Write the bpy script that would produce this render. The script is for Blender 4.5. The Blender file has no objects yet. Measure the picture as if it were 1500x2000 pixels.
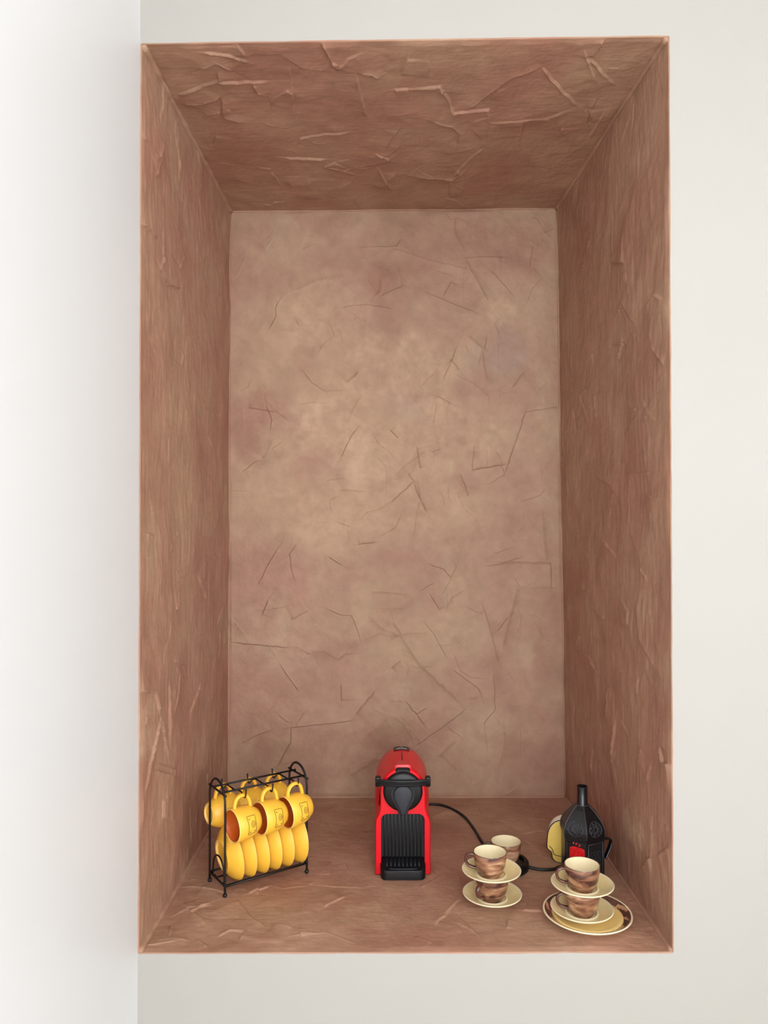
import bpy, bmesh, math, random
import numpy as np
from mathutils import Vector, Matrix

S = bpy.context.scene
COL = S.collection
PI = math.pi

# ------------------------------------------------------------------ camera
F = 1500.0                                   # focal length in pixels of the 1500 x 2000 frame
CAM = Vector((0.0, -1.344, 0.754))           # niche floor is z = 0, white wall face is y = 0
PITCH, YAW = math.atan(14 / F), math.atan(5 / F)
cam = bpy.data.cameras.new('camera')
cam.sensor_fit = 'VERTICAL'; cam.sensor_height = 36.0; cam.lens = 36.0 * F / 2000.0
cam.clip_start = 0.02
cam_ob = bpy.data.objects.new('camera', cam); COL.objects.link(cam_ob)
cam_ob.location = CAM
cam_ob.rotation_euler = (PI / 2 + PITCH, 0, -YAW)
S.camera = cam_ob
ROT = cam_ob.rotation_euler.to_matrix()

# ------------------------------------------------------------------ light and exposure
w = bpy.data.worlds.new('overcast_sky'); S.world = w; w.use_nodes = True
bg = w.node_tree.nodes['Background']
bg.inputs[0].default_value = (0.93, 0.97, 1.0, 1); bg.inputs[1].default_value = 8.0
S.view_settings.view_transform = 'Standard'; S.view_settings.look = 'None'
S.view_settings.gamma = 1.0; S.view_settings.use_curve_mapping = False
S.view_settings.exposure = 0.26
# room: left wall, far end with a glazed door opening behind the camera
RX0, RX1, RY0, ZF, ZC = -0.4240, 2.0, -2.6, -0.85, 1.95
WX0, WX1, WZ0, WZ1 = -0.4, 0.9, -0.1, 1.9          # opening in the back wall
VY0, VY1, VZ0, VZ1 = -2.4, -1.55, -0.1, 1.9           # unseen opening added in the right wall to brighten the left one
pl = bpy.data.lights.new('window_daylight', 'AREA'); pl.shape = 'RECTANGLE'
pl.size = WX1 - WX0; pl.size_y = WZ1 - WZ0; pl.cycles.is_portal = True
plo = bpy.data.objects.new('window_daylight', pl); COL.objects.link(plo)
pr = bpy.data.lights.new('added_side_daylight', 'AREA'); pr.shape = 'RECTANGLE'  # portal for the added, unseen side opening
pr.size = VY1 - VY0; pr.size_y = VZ1 - VZ0; pr.cycles.is_portal = True
pro = bpy.data.objects.new('added_side_daylight', pr); COL.objects.link(pro)
pro.location = (RX1 + 0.02, (VY0 + VY1) / 2, (VZ0 + VZ1) / 2); pro.rotation_euler = (PI / 2, 0, PI / 2)
plo.location = ((WX0 + WX1) / 2, RY0 - 0.02, (WZ0 + WZ1) / 2); plo.rotation_euler = (PI / 2, 0, 0)

def ray(px, py):
    return ROT @ Vector(((px - 750) / F, (1000 - py) / F, -1.0))
def at_y(px, py, Y):
    d = ray(px, py); return CAM + d * ((Y - CAM.y) / d.y)
def on_plane(px, py, P, N):
    d = ray(px, py); return CAM + d * ((P - CAM).dot(N) / d.dot(N))

# ------------------------------------------------------------------ materials
def srgb(r, g, b):
    f = lambda c: (c / 255 / 12.92) if c <= 10 else ((c / 255 + 0.055) / 1.055) ** 2.4
    return (f(r), f(g), f(b), 1)

def mat(name, col, rough=0.5, metal=0.0, spec=0.5, coat=0.0, var=0.0, scale=30.0, bump=0.0, bscale=200.0):
    m = bpy.data.materials.new(name); m.use_nodes = True
    nt = m.node_tree; b = nt.nodes['Principled BSDF']
    b.inputs['Roughness'].default_value = rough; b.inputs['Metallic'].default_value = metal
    b.inputs['Specular IOR Level'].default_value = spec; b.inputs['Coat Weight'].default_value = coat
    tc = nt.nodes.new('ShaderNodeTexCoord')
    n = nt.nodes.new('ShaderNodeTexNoise'); n.inputs['Scale'].default_value = scale; n.inputs['Detail'].default_value = 4
    nt.links.new(tc.outputs['Object'], n.inputs['Vector'])
    r = nt.nodes.new('ShaderNodeValToRGB')
    r.color_ramp.elements[0].position = 0.3; r.color_ramp.elements[1].position = 0.7
    r.color_ramp.elements[0].color = tuple(c * (1 - var) for c in col[:3]) + (1,)
    r.color_ramp.elements[1].color = tuple(min(1, c * (1 + var)) for c in col[:3]) + (1,)
    nt.links.new(n.outputs['Fac'], r.inputs['Fac']); nt.links.new(r.outputs['Color'], b.inputs['Base Color'])
    if bump:
        n2 = nt.nodes.new('ShaderNodeTexNoise'); n2.inputs['Scale'].default_value = bscale; n2.inputs['Detail'].default_value = 3
        nt.links.new(tc.outputs['Object'], n2.inputs['Vector'])
        bp = nt.nodes.new('ShaderNodeBump'); bp.inputs['Strength'].default_value = bump; bp.inputs['Distance'].default_value = 0.002
        nt.links.new(n2.outputs['Fac'], bp.inputs['Height']); nt.links.new(bp.outputs['Normal'], b.inputs['Normal'])
    return m

M = {}
M['white'] = mat('white_wall_paint', srgb(226, 226, 226), 0.6, spec=0.3, var=0.008, scale=3)
M['shaded_ivory'] = mat('shaded_ivory_wall_paint', srgb(168, 164, 159), 0.55, spec=0.3, var=0.008, scale=3, bump=0.06, bscale=14)  # warm tint, darkened to stand in for weaker light on this wall
M['lit_cool_white'] = mat('lit_cool_white_wall_paint', srgb(221, 222, 224), 0.42, spec=0.5, var=0.008, scale=3, bump=0.06, bscale=14)  # cool tint, lightened to stand in for stronger light on this wall
M['ceil'] = mat('ceiling_paint', srgb(232, 226, 214), 0.8)
M['roomfloor'] = mat('room_floor_tile', srgb(196, 182, 164), 0.4, var=0.06, scale=4)
M['black_wire'] = mat('black_coated_wire', srgb(16, 14, 15), 0.45, spec=0.4, var=0.1)
M['yellow'] = mat('yellow_glazed_stoneware', srgb(247, 190, 62), 0.42, var=0.05, scale=45, bump=0.05, bscale=300)
M['yellow_in'] = mat('inner_glaze_with_bounce', srgb(196, 88, 20), 0.45, var=0.05, scale=45)  # yellow glaze reddened and darkened to imitate light bouncing inside the mug
M['yellow_rim'] = mat('pale_rim_glaze', srgb(250, 208, 120), 0.45, var=0.04, scale=60)
M['incised'] = mat('incised_line_brown', srgb(120, 80, 22), 0.6)
M['red'] = mat('glossy_red_plastic', srgb(208, 2, 26), 0.33, spec=0.4, coat=0.08, var=0.02)
M['black'] = mat('black_plastic', srgb(11, 11, 14), 0.40, spec=0.35, var=0.05)
M['black_soft'] = mat('charcoal_satin_plastic', srgb(34, 35, 42), 0.48, spec=0.4, var=0.03)
M['rubber'] = mat('black_rubber', srgb(19, 18, 20), 0.5, var=0.05)
M['silver'] = mat('silver_print', srgb(190, 186, 184), 0.35, metal=0.3)
M['cream_in'] = mat('cream_inner_glaze', srgb(240, 226, 190), 0.25, coat=0.3, var=0.015)
M['cream_top'] = mat('pale_yellow_glaze', srgb(240, 221, 164), 0.25, coat=0.3, var=0.06, scale=40)
M['cream_edge'] = mat('ivory_edge_glaze', srgb(240, 226, 190), 0.25, coat=0.3, var=0.02)
M['plate_well'] = mat('butter_yellow_glaze', srgb(240, 208, 138), 0.25, coat=0.3, var=0.04, scale=30)
M['plate_rim'] = mat('dark_brown_rim_glaze', srgb(98, 60, 50), 0.2, coat=0.5, var=0.25, scale=60)
M['plate_dash'] = mat('tan_brush_dash', srgb(196, 150, 112), 0.25, coat=0.4, var=0.15, scale=80)
M['handle_brown'] = mat('dark_brown_handle_glaze', srgb(84, 48, 40), 0.2, coat=0.5, var=0.35, scale=90)
M['lantern'] = mat('black_lacquered_tin', srgb(13, 13, 17), 0.32, metal=0.0, coat=0.1, var=0.15)
M['lantern_line'] = mat('grey_tin_edge', srgb(70, 70, 76), 0.38, metal=0.4, var=0.2)  # grey lines and edges, paler than the tin body
M['lantern_dark'] = mat('near_black_and_hole_shade', srgb(6, 6, 8), 0.6)  # near-black machine parts; also stands in for shade in holes and recess
M['red_glass'] = mat('red_patterned_glass', srgb(214, 14, 26), 0.15, coat=0.4, var=0.35, scale=220)
M['skull_white'] = mat('white_ceramic', srgb(250, 244, 232), 0.3, coat=0.3, var=0.02)
M['skull_yellow'] = mat('mustard_ceramic', srgb(252, 212, 108), 0.3, coat=0.3, var=0.1, scale=35)
M['outline'] = mat('dark_painted_line', srgb(46, 30, 22), 0.4)
M['trim'] = None

def brush_brown():
    m = bpy.data.materials.new('brushed_brown_glaze'); m.use_nodes = True
    nt = m.node_tree; b = nt.nodes['Principled BSDF']; L = nt.links
    b.inputs['Roughness'].default_value = 0.22; b.inputs['Coat Weight'].default_value = 0.4
    tc = nt.nodes.new('ShaderNodeTexCoord'); mp = nt.nodes.new('ShaderNodeMapping')
    mp.inputs['Scale'].default_value = (1, 1, 3.2); mp.inputs['Rotation'].default_value = (0.22, 0.16, 0)
    oi = nt.nodes.new('ShaderNodeObjectInfo')
    ad = nt.nodes.new('ShaderNodeVectorMath'); ad.operation = 'ADD'
    L.new(tc.outputs['Object'], mp.inputs['Vector']); L.new(mp.outputs['Vector'], ad.inputs[0])
    L.new(oi.outputs['Random'], ad.inputs[1])
    n = nt.nodes.new('ShaderNodeTexNoise'); n.inputs['Scale'].default_value = 24; n.inputs['Detail'].default_value = 2.5
    n.inputs['Distortion'].default_value = 0.9
    L.new(ad.outputs['Vector'], n.inputs['Vector'])
    r = nt.nodes.new('ShaderNodeValToRGB'); e = r.color_ramp.elements
    e[0].position = 0.33; e[0].color = srgb(70, 38, 32)
    e[1].position = 0.72; e[1].color = srgb(206, 164, 132)
    k = e.new(0.45); k.color = srgb(124, 82, 62)
    k = e.new(0.57); k.color = srgb(152, 108, 82)
    L.new(n.outputs['Fac'], r.inputs['Fac']); L.new(r.outputs['Color'], b.inputs['Base Color'])
    return m
M['brown'] = brush_brown()

def plaster(name, streak):
    """pinkish clay plaster: cloudy tan and pink pigment, brushed grain, fine relief"""
    m = bpy.data.materials.new(name); m.use_nodes = True
    nt = m.node_tree; b = nt.nodes['Principled BSDF']; L = nt.links
    b.inputs['Roughness'].default_value = 0.62; b.inputs['Specular IOR Level'].default_value = 0.3
    tc = nt.nodes.new('ShaderNodeTexCoord')
    def noise(sc, det, vec=(1, 1, 1), dist=0.0, rough=0.5):
        mp = nt.nodes.new('ShaderNodeMapping'); mp.inputs['Scale'].default_value = vec
        n = nt.nodes.new('ShaderNodeTexNoise'); n.inputs['Scale'].default_value = sc; n.inputs['Detail'].default_value = det
        n.inputs['Distortion'].default_value = dist; n.inputs['Roughness'].default_value = rough
        L.new(tc.outputs['Object'], mp.inputs['Vector']); L.new(mp.outputs['Vector'], n.inputs['Vector'])
        return n
    def mixc(kind, fac, a, c):
        x = nt.nodes.new('ShaderNodeMix'); x.data_type = 'RGBA'; x.blend_type = kind
        if isinstance(fac, float): x.inputs['Factor'].default_value = fac
        else: L.new(fac, x.inputs['Factor'])
        for s, v in ((6, a), (7, c)):
            if isinstance(v, tuple): x.inputs[s].default_value = v
            else: L.new(v, x.inputs[s])
        return x.outputs[2]
    def ramp(sock, p0, p1, c0=(0, 0, 0, 1), c1=(1, 1, 1, 1)):
        r = nt.nodes.new('ShaderNodeValToRGB'); e = r.color_ramp.elements
        e[0].position = p0; e[0].color = c0; e[1].position = p1; e[1].color = c1
        L.new(sock, r.inputs['Fac']); return r.outputs['Color']
    big = noise(5.5, 3, (1, 1, 1), 0.4)
    c = ramp(big.outputs['Fac'], 0.36, 0.64, srgb(*(PL_ROSE if streak else PL_PINK)), srgb(*(PL_CLAY if streak else PL_TAN)))
    at = nt.nodes.new('ShaderNodeAttribute'); at.attribute_name = 'pigment'
    sep = nt.nodes.new('ShaderNodeSeparateColor'); L.new(at.outputs['Color'], sep.inputs['Color'])
    c = mixc('MIX', sep.outputs['Red'], c, srgb(*PL_PINK2))
    c = mixc('MIX', sep.outputs['Green'], c, srgb(*PL_TAN2))
    c = mixc('MIX', sep.outputs['Blue'], c, srgb(*PL_GREY))
    vs = (1, 1, 0.16) if streak == 'z' else ((0.25, 1, 1) if streak == 'x' else (1, 1, 1))
    st = noise(38, 4, vs, 0.3, 0.6)
    c = mixc('MULTIPLY', 0.55, c, ramp(st.outputs['Fac'], 0.3, 0.7, (0.80, 0.79, 0.78, 1), (1.0, 1.0, 1.0, 1)))
    md = noise(14, 5, (1, 1, 1), 0.8, 0.6)
    c = mixc('MULTIPLY', 0.5, c, ramp(md.outputs['Fac'], 0.32, 0.62, (0.72, 0.67, 0.65, 1), (1.0, 1.0, 1.0, 1)))
    L.new(c, b.inputs['Base Color'])
    f1 = noise(120, 5, vs, 0.2, 0.65)
    bp = nt.nodes.new('ShaderNodeBump'); bp.inputs['Strength'].default_value = 0.6; bp.inputs['Distance'].default_value = 0.002
    L.new(f1.outputs['Fac'], bp.inputs['Height']); L.new(bp.outputs['Normal'], b.inputs['Normal'])
    return m
PL_PINK, PL_TAN = (168, 129, 110), (178, 147, 122)
PL_ROSE, PL_CLAY = (170, 125, 105), (179, 142, 118)        # redder tones for the sides, ceiling and floor
PL_PINK2, PL_TAN2, PL_GREY = (158, 113, 97), (198, 168, 140), (168, 146, 136)
M['plaster_back'] = plaster('clay_plaster_back', '')
M['plaster_side'] = plaster('clay_plaster_side', 'z')
M['plaster_flat'] = plaster('clay_plaster_flat', 'x')

# ------------------------------------------------------------------ object helpers
def link_mesh(name, me, parent=None, mats=(), smooth=True):
    o = bpy.data.objects.new(name, me); COL.objects.link(o)
    for k in mats: me.materials.append(M[k] if isinstance(k, str) else k)
    if smooth: me.polygons.foreach_set('use_smooth', [True] * len(me.polygons))
    if parent: o.parent = parent
    return o
def from_bm(name, bm, parent=None, mats=(), smooth=True, angle=None):
    bmesh.ops.recalc_face_normals(bm, faces=bm.faces)
    me = bpy.data.meshes.new(name); bm.to_mesh(me); bm.free()
    o = link_mesh(name, me, parent, mats, smooth)
    if smooth and angle: me.set_sharp_from_angle(angle=math.radians(angle))
    return o
def tag(o, label, cat, group=None):
    o['label'] = label; o['category'] = cat
    if group: o['group'] = group
    return o
def thing(name, loc, rz=0.0, label=None, cat=None, group=None):
    o = bpy.data.objects.new(name, None); COL.objects.link(o); o.empty_display_size = 0.02
    o.location = loc; o.rotation_euler = (0, 0, rz)
    if label: tag(o, label, cat, group)
    return o
def copy_tree(o, parent=None):
    c = o.copy(); COL.objects.link(c); c.parent = parent
    for ch in list(o.children): copy_tree(ch, c)
    return c

def add_tube(bm, pts, r, seg=10, closed=False, ry=None, caps=True, up=None):
    """sweep a round or oval section along a path"""
    pts = [Vector(p) for p in pts]; n = len(pts); rings = []; prev = None
    for i, p in enumerate(pts):
        if closed: t = pts[(i + 1) % n] - pts[i - 1]
        else: t = pts[min(i + 1, n - 1)] - pts[max(i - 1, 0)]
        t.normalize()
        if prev is None:
            a = Vector(up) if up else (Vector((0, 0, 1)) if abs(t.z) < 0.9 else Vector((1, 0, 0)))
            nrm = (a - t * a.dot(t)).normalized()
        else:
            nrm = (prev - t * prev.dot(t)).normalized()
        prev = nrm; bi = t.cross(nrm)
        rr = r[i] if isinstance(r, (list, tuple)) else r
        r2 = rr if ry is None else ry
        rings.append([bm.verts.new(p + nrm * (rr * math.cos(2 * PI * k / seg)) + bi * (r2 * math.sin(2 * PI * k / seg))) for k in range(seg)])
    m = n if closed else n - 1
    for i in range(m):
        a, b = rings[i], rings[(i + 1) % n]
        for k in range(seg):
            bm.faces.new((a[k], a[(k + 1) % seg], b[(k + 1) % seg], b[k]))
    if not closed and caps:
        bm.faces.new(rings[0]); bm.faces.new(rings[-1])

def spline(pts, sub=6, closed=False):
    """Catmull-Rom through the points"""
    P = [Vector(p) for p in pts]; n = len(P); out = []
    rng = n if closed else n - 1
    for i in range(rng):
        if closed: p0, p1, p2, p3 = P[i - 1], P[i], P[(i + 1) % n], P[(i + 2) % n]
        else: p0, p1, p2, p3 = P[max(i - 1, 0)], P[i], P[i + 1], P[min(i + 2, n - 1)]
        for k in range(sub):
            t = k / sub
            out.append(0.5 * ((2 * p1) + (p2 - p0) * t + (2 * p0 - 5 * p1 + 4 * p2 - p3) * t * t + (3 * p1 - p0 - 3 * p2 + p3) * t ** 3))
    if not closed: out.append(P[-1])
    return out

def add_lathe(bm, prof, seg=48, mats=None, matfn=None):
    """prof: (r, z) points; mats: material index for each profile segment"""
    rings = []
    for r, z in prof:
        if r < 1e-6: rings.append([bm.verts.new((0, 0, z))])
        else: rings.append([bm.verts.new((r * math.cos(2 * PI * k / seg), r * math.sin(2 * PI * k / seg), z)) for k in range(seg)])
    for i in range(len(prof) - 1):
        a, b = rings[i], rings[i + 1]
        for k in range(seg):
            k2 = (k + 1) % seg
            if len(a) == 1 and len(b) == 1: continue
            if len(a) == 1: f = bm.faces.new((a[0], b[k2], b[k]))
            elif len(b) == 1: f = bm.faces.new((a[k], a[k2], b[0]))
            else: f = bm.faces.new((a[k], a[k2], b[k2], b[k]))
            if matfn: f.material_index = matfn(i, k, seg)
            elif mats: f.material_index = mats[i]

def add_ball(bm, c, r, seg=12):
    bmesh.ops.create_uvsphere(bm, u_segments=seg, v_segments=seg // 2 + 2, radius=r, matrix=Matrix.Translation(c))

def add_box(bm, lo, hi, bevel=0.0, seg=2):
    lo, hi = Vector(lo), Vector(hi); c = (lo + hi) / 2; d = hi - lo
    g = bmesh.ops.create_cube(bm, size=1, matrix=Matrix.Translation(c) @ Matrix.Diagonal((d.x, d.y, d.z, 1)))
    if bevel:
        es = {e for v in g['verts'] for e in v.link_edges}
        bmesh.ops.bevel(bm, geom=list(es), offset=bevel, segments=seg, profile=0.5, affect='EDGES')

def add_prism(bm, poly, y0, y1, inset=0.0, steps=0):
    """extrude an (x, z) outline along y; with inset the front edge at y0 is rounded back"""
    P = [Vector((x, 0, z)) for x, z in poly]; n = len(P); rings = []
    area = sum(P[i].x * P[(i + 1) % n].z - P[(i + 1) % n].x * P[i].z for i in range(n))
    sg = 1 if area > 0 else -1
    def ring(off, y):
        out = []
        for i in range(n):
            t1 = (P[i] - P[i - 1]).normalized(); t2 = (P[(i + 1) % n] - P[i]).normalized()
            n1 = Vector((-t1.z, 0, t1.x)) * sg; n2 = Vector((-t2.z, 0, t2.x)) * sg
            m = (n1 + n2); m = m.normalized() / max(0.5, m.normalized().dot(n1)) if m.length > 1e-6 else n1
            q = P[i] + m * off; out.append(bm.verts.new((q.x, y, q.z)))
        return out
    if inset:
        st = max(steps, 3)
        for k in range(st + 1):
            a = PI / 2 * k / st
            rings.append(ring(inset * (1 - math.sin(a)), y0 + inset * (1 - math.cos(a))))
    else: rings.append(ring(0, y0))
    rings.append(ring(0, y1))
    for a, b in zip(rings, rings[1:]):
        for i in range(n): bm.faces.new((a[i], a[(i + 1) % n], b[(i + 1) % n], b[i]))
    f1 = bm.faces.new(rings[0]); f2 = bm.faces.new(rings[-1])
    bmesh.ops.triangulate(bm, faces=[f1, f2])

# ------------------------------------------------------------------ the niche
DEPTH = 0.745
LIP = 0.0014
FTL, FTR, FBL, FBR = at_y(275, 85, 0), at_y(1307, 70, 0), at_y(270, 1852, 0), at_y(1315, 1860, 0)
for p, dx, dz in ((FTL, 1, -1), (FTR, -1, -1), (FBL, 1, 1), (FBR, -1, 1)):
    p.x += dx * LIP; p.z += dz * LIP
FBL.z = FBR.z = 0.0
BTL, BTR = at_y(449, 413, DEPTH), at_y(1088, 407, DEPTH)
BBL, BBR = at_y(445, 1557, DEPTH), at_y(1105, 1562, DEPTH)
BBL.z = BBR.z = 0.0

def vnoise(a, b, scale, rng, octaves=3, gain=0.5):
    """smooth value noise on coordinates a, b (metres), cell size = scale"""
    out = np.zeros_like(a); amp = 1.0; tot = 0
    for o in range(octaves):
        G = rng.standard_normal((256, 256))
        x = a / scale + 40; y = b / scale + 40
        i = np.floor(x).astype(int); j = np.floor(y).astype(int)
        fx = x - i; fy = y - j
        fx = fx * fx * fx * (fx * (fx * 6 - 15) + 10); fy = fy * fy * fy * (fy * (fy * 6 - 15) + 10)
        i %= 255; j %= 255
        out += amp * ((G[i, j] * (1 - fx) + G[i + 1, j] * fx) * (1 - fy) + (G[i, j + 1] * (1 - fx) + G[i + 1, j + 1] * fx) * fy)
        tot += amp; amp *= gain; scale *= 0.5
    return out / tot

def panel(name, mkey, c0, c1, c2, c3, du, dv, seed, traces, blobs, density, lip=True, aniso=None, relief=1.0):
    """c0-c1 front edge, c3-c2 back edge; heights are pushed into the niche (along the inward normal)"""
    rng = np.random.default_rng(seed)
    C = [np.array(c) for c in (c0, c1, c2, c3)]
    ea = C[1] - C[0]; LA = np.linalg.norm(ea); ea /= LA
    eb = C[3] - C[0]; eb = eb - ea * eb.dot(ea); LB = np.linalg.norm(eb); eb /= LB
    N = np.cross(ea, eb)
    ctr = np.array((0.04, DEPTH / 2, 0.8))
    if N.dot(ctr - C[0]) < 0: N = -N
    nu, nv = int(LA / du) + 1, int(LB / dv) + 1
    s = np.linspace(0, 1, nu)[:, None]; t = np.linspace(0, 1, nv)
    if lip:
        t = np.concatenate((np.array((0, 0.0002, 0.0005, 0.0009, 0.0014, 0.003)) / LB, t[t > 0.004 / LB])); nv = len(t)
    t = t[None, :]
    base = (C[0] * ((1 - s) * (1 - t))[..., None] + C[1] * (s * (1 - t))[..., None]
            + C[2] * (s * t)[..., None] + C[3] * ((1 - s) * t)[..., None])
    rel = base - C[0]; A = rel @ ea; B = rel @ eb
    H = 0.0022 * vnoise(A, B, 0.16, rng, 2) + 0.0010 * vnoise(A, B, 0.04, rng, 4, 0.55)
    if aniso == 'a': H += 0.0004 * vnoise(A * 0.2, B, 0.010, rng, 2)
    if aniso == 'b': H += 0.0004 * vnoise(A, B * 0.2, 0.010, rng, 2)
    PV, NV = Vector(C[0]), Vector(N)
    lines = []
    for L in traces:
        q = []
        for px, py in L:
            d = np.array(on_plane(px, py, PV, NV)) - C[0]; q.append((d @ ea, d @ eb))
        lines.append((q, 1.0))
    for _ in range(int(density * LA * LB)):                     # lesser trowel marks in between
        x, y = rng.uniform(0.02, LA - 0.02), rng.uniform(0.02, LB - 0.02)
        ang = rng.uniform(0, 2 * PI) if aniso is None else (rng.normal(0, 0.5) + (0 if aniso == 'a' else PI / 2))
        q = [(x, y)]
        for _k in range(rng.integers(1, 4)):
            ln = rng.uniform(0.012, 0.05); ang += rng.normal(0, 0.5)
            x += ln * math.cos(ang); y += ln * math.sin(ang); q.append((x, y))
        lines.append((q, rng.uniform(0.25, 0.6)))
    for q, wgt in lines:
        sgn = rng.choice((-1, 1)); amp = 0.0030 * wgt * rng.uniform(0.75, 1.3) * relief
        wr = rng.uniform(0.0010, 0.0017); ws = rng.uniform(0.012, 0.035)
        # wander the line a little
        Q = []
        for (x0, y0), (x1, y1) in zip(q, q[1:]):
            ln = math.hypot(x1 - x0, y1 - y0); k = max(1, int(ln / 0.012))
            for m in range(k):
                f = m / k; j = 0.0008 if m else 0
                Q.append((x0 + (x1 - x0) * f + rng.normal(0, j), y0 + (y1 - y0) * f + rng.normal(0, j)))
        Q.append(q[-1])
        seg = [(Q[i], Q[i + 1]) for i in range(len(Q) - 1)]
        xs = [p[0] for p in Q]; ys = [p[1] for p in Q]; mg = 0.04
        i0, i1 = int((min(xs) - mg) / LA * nu), int((max(xs) + mg) / LA * nu) + 2
        j0, j1 = int((min(ys) - mg) / LB * nv), int((max(ys) + mg) / LB * nv) + 2
        i0, j0 = max(i0, 0), max(j0, 0); i1, j1 = min(i1, nu), min(j1, nv)
        if i1 <= i0 or j1 <= j0: continue
        a = A[i0:i1, j0:j1]; b = B[i0:i1, j0:j1]
        best = np.full(a.shape, 9.0); side = np.zeros(a.shape); par = np.zeros(a.shape)
        for m, ((x0, y0), (x1, y1)) in enumerate(seg):
            dx, dy = x1 - x0, y1 - y0; l2 = dx * dx + dy * dy + 1e-12
            tt = np.clip(((a - x0) * dx + (b - y0) * dy) / l2, 0, 1)
            d = np.hypot(a - x0 - tt * dx, b - y0 - tt * dy)
            cr = ((a - x0) * dy - (b - y0) * dx) / math.sqrt(l2)
            u = d < best
            best = np.where(u, d, best); side = np.where(u, cr, side); par = np.where(u, (m + tt) / len(seg), par)
        taper = np.clip(np.minimum(par, 1 - par) * 6 + 0.25, 0, 1)
        ridge = np.exp(-(best / wr) ** 2)
        sd = np.clip(side * sgn / (wr * 0.8), -1, 1) * 0.5 + 0.5
        step = sd * np.exp(-best / ws)
        H[i0:i1, j0:j1] += amp * taper * (0.8 * ridge + 0.9 * step - 0.5 * (1 - sd) * np.exp(-best / (wr * 2.2)) * 0.8)
    # fade to nothing at the seams with the neighbouring faces
    da = np.minimum(A, LA * 1.0 - A); edge = np.clip(np.minimum(s * LA, (1 - s) * LA) / 0.010, 0, 1)
    eback = np.clip((1 - t) * LB / 0.010, 0, 1); efront = np.clip(t * LB / 0.012, 0, 1)
    H = np.maximum(H + 0.001, -0.0008) * edge * eback * efront
    P = base + N * H[..., None]
    if lip:                                                      # rounded arris where the plaster meets the white wall
        Y = P[..., 1]; v = np.clip(Y, 0, LIP)
        off = LIP - np.sqrt(np.maximum(LIP ** 2 - (LIP - v) ** 2, 0))
        P = P - N * (off * (Y < LIP))[..., None]
        wob = 0.0006 * vnoise(A, B * 0 + 3, 0.05, rng, 2)
        first = (np.arange(nv) == 0)[None, :, None]
        P = P + first * (-N * (0.0005 + 0.7 * wob[..., None]) + np.array((0, -0.0005, 0)))
    me = bpy.data.meshes.new(name)
    me.vertices.add(nu * nv); me.vertices.foreach_set('co', P.reshape(-1).astype(np.float32))
    I = np.arange(nu * nv).reshape(nu, nv)
    q = np.stack((I[:-1, :-1], I[1:, :-1], I[1:, 1:], I[:-1, 1:]), -1).reshape(-1, 4)
    me.loops.add(q.size); me.loops.foreach_set('vertex_index', q.reshape(-1).astype(np.int32))
    me.polygons.add(len(q)); me.polygons.foreach_set('loop_start', np.arange(0, q.size, 4, dtype=np.int32))
    me.update(calc_edges=True)
    # pigment patches in the clay: red = pinker, green = paler tan, partly painted light, blue = greyer
    pig = np.zeros((nu, nv, 4), np.float32); pig[..., 3] = 1
    wx = A + 0.018 * vnoise(A, B, 0.05, rng, 3); wy = B + 0.018 * vnoise(A, B, 0.05, rng, 3)
    mott = vnoise(A, B, 0.03, rng, 4, 0.6)
    for (px, py, rx, ry, ch, k) in blobs:
        d = np.array(on_plane(px, py, PV, NV)) - C[0]; d2 = np.array(on_plane(px + rx, py, PV, NV)) - C[0]
        d3 = np.array(on_plane(px, py + ry, PV, NV)) - C[0]
        ra = max(abs((d2 - d) @ ea), abs((d3 - d) @ ea)) + 1e-3; rb = max(abs((d2 - d) @ eb), abs((d3 - d) @ eb)) + 1e-3
        e = ((wx - d @ ea) / ra) ** 2 + ((wy - d @ eb) / rb) ** 2
        pig[..., ch] = np.maximum(pig[..., ch], (0.62, 0.85, 0.42)[ch] * k * np.clip(1.45 - e, 0, 1) ** 1.2 * np.clip(0.75 + 0.45 * mott, 0, 1))
    at = me.color_attributes.new('pigment', 'FLOAT_COLOR', 'POINT'); at.data.foreach_set('color', pig.reshape(-1))
    o = link_mesh(name, me, None, (mkey,), True)
    o['kind'] = 'structure'
    return o

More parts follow.
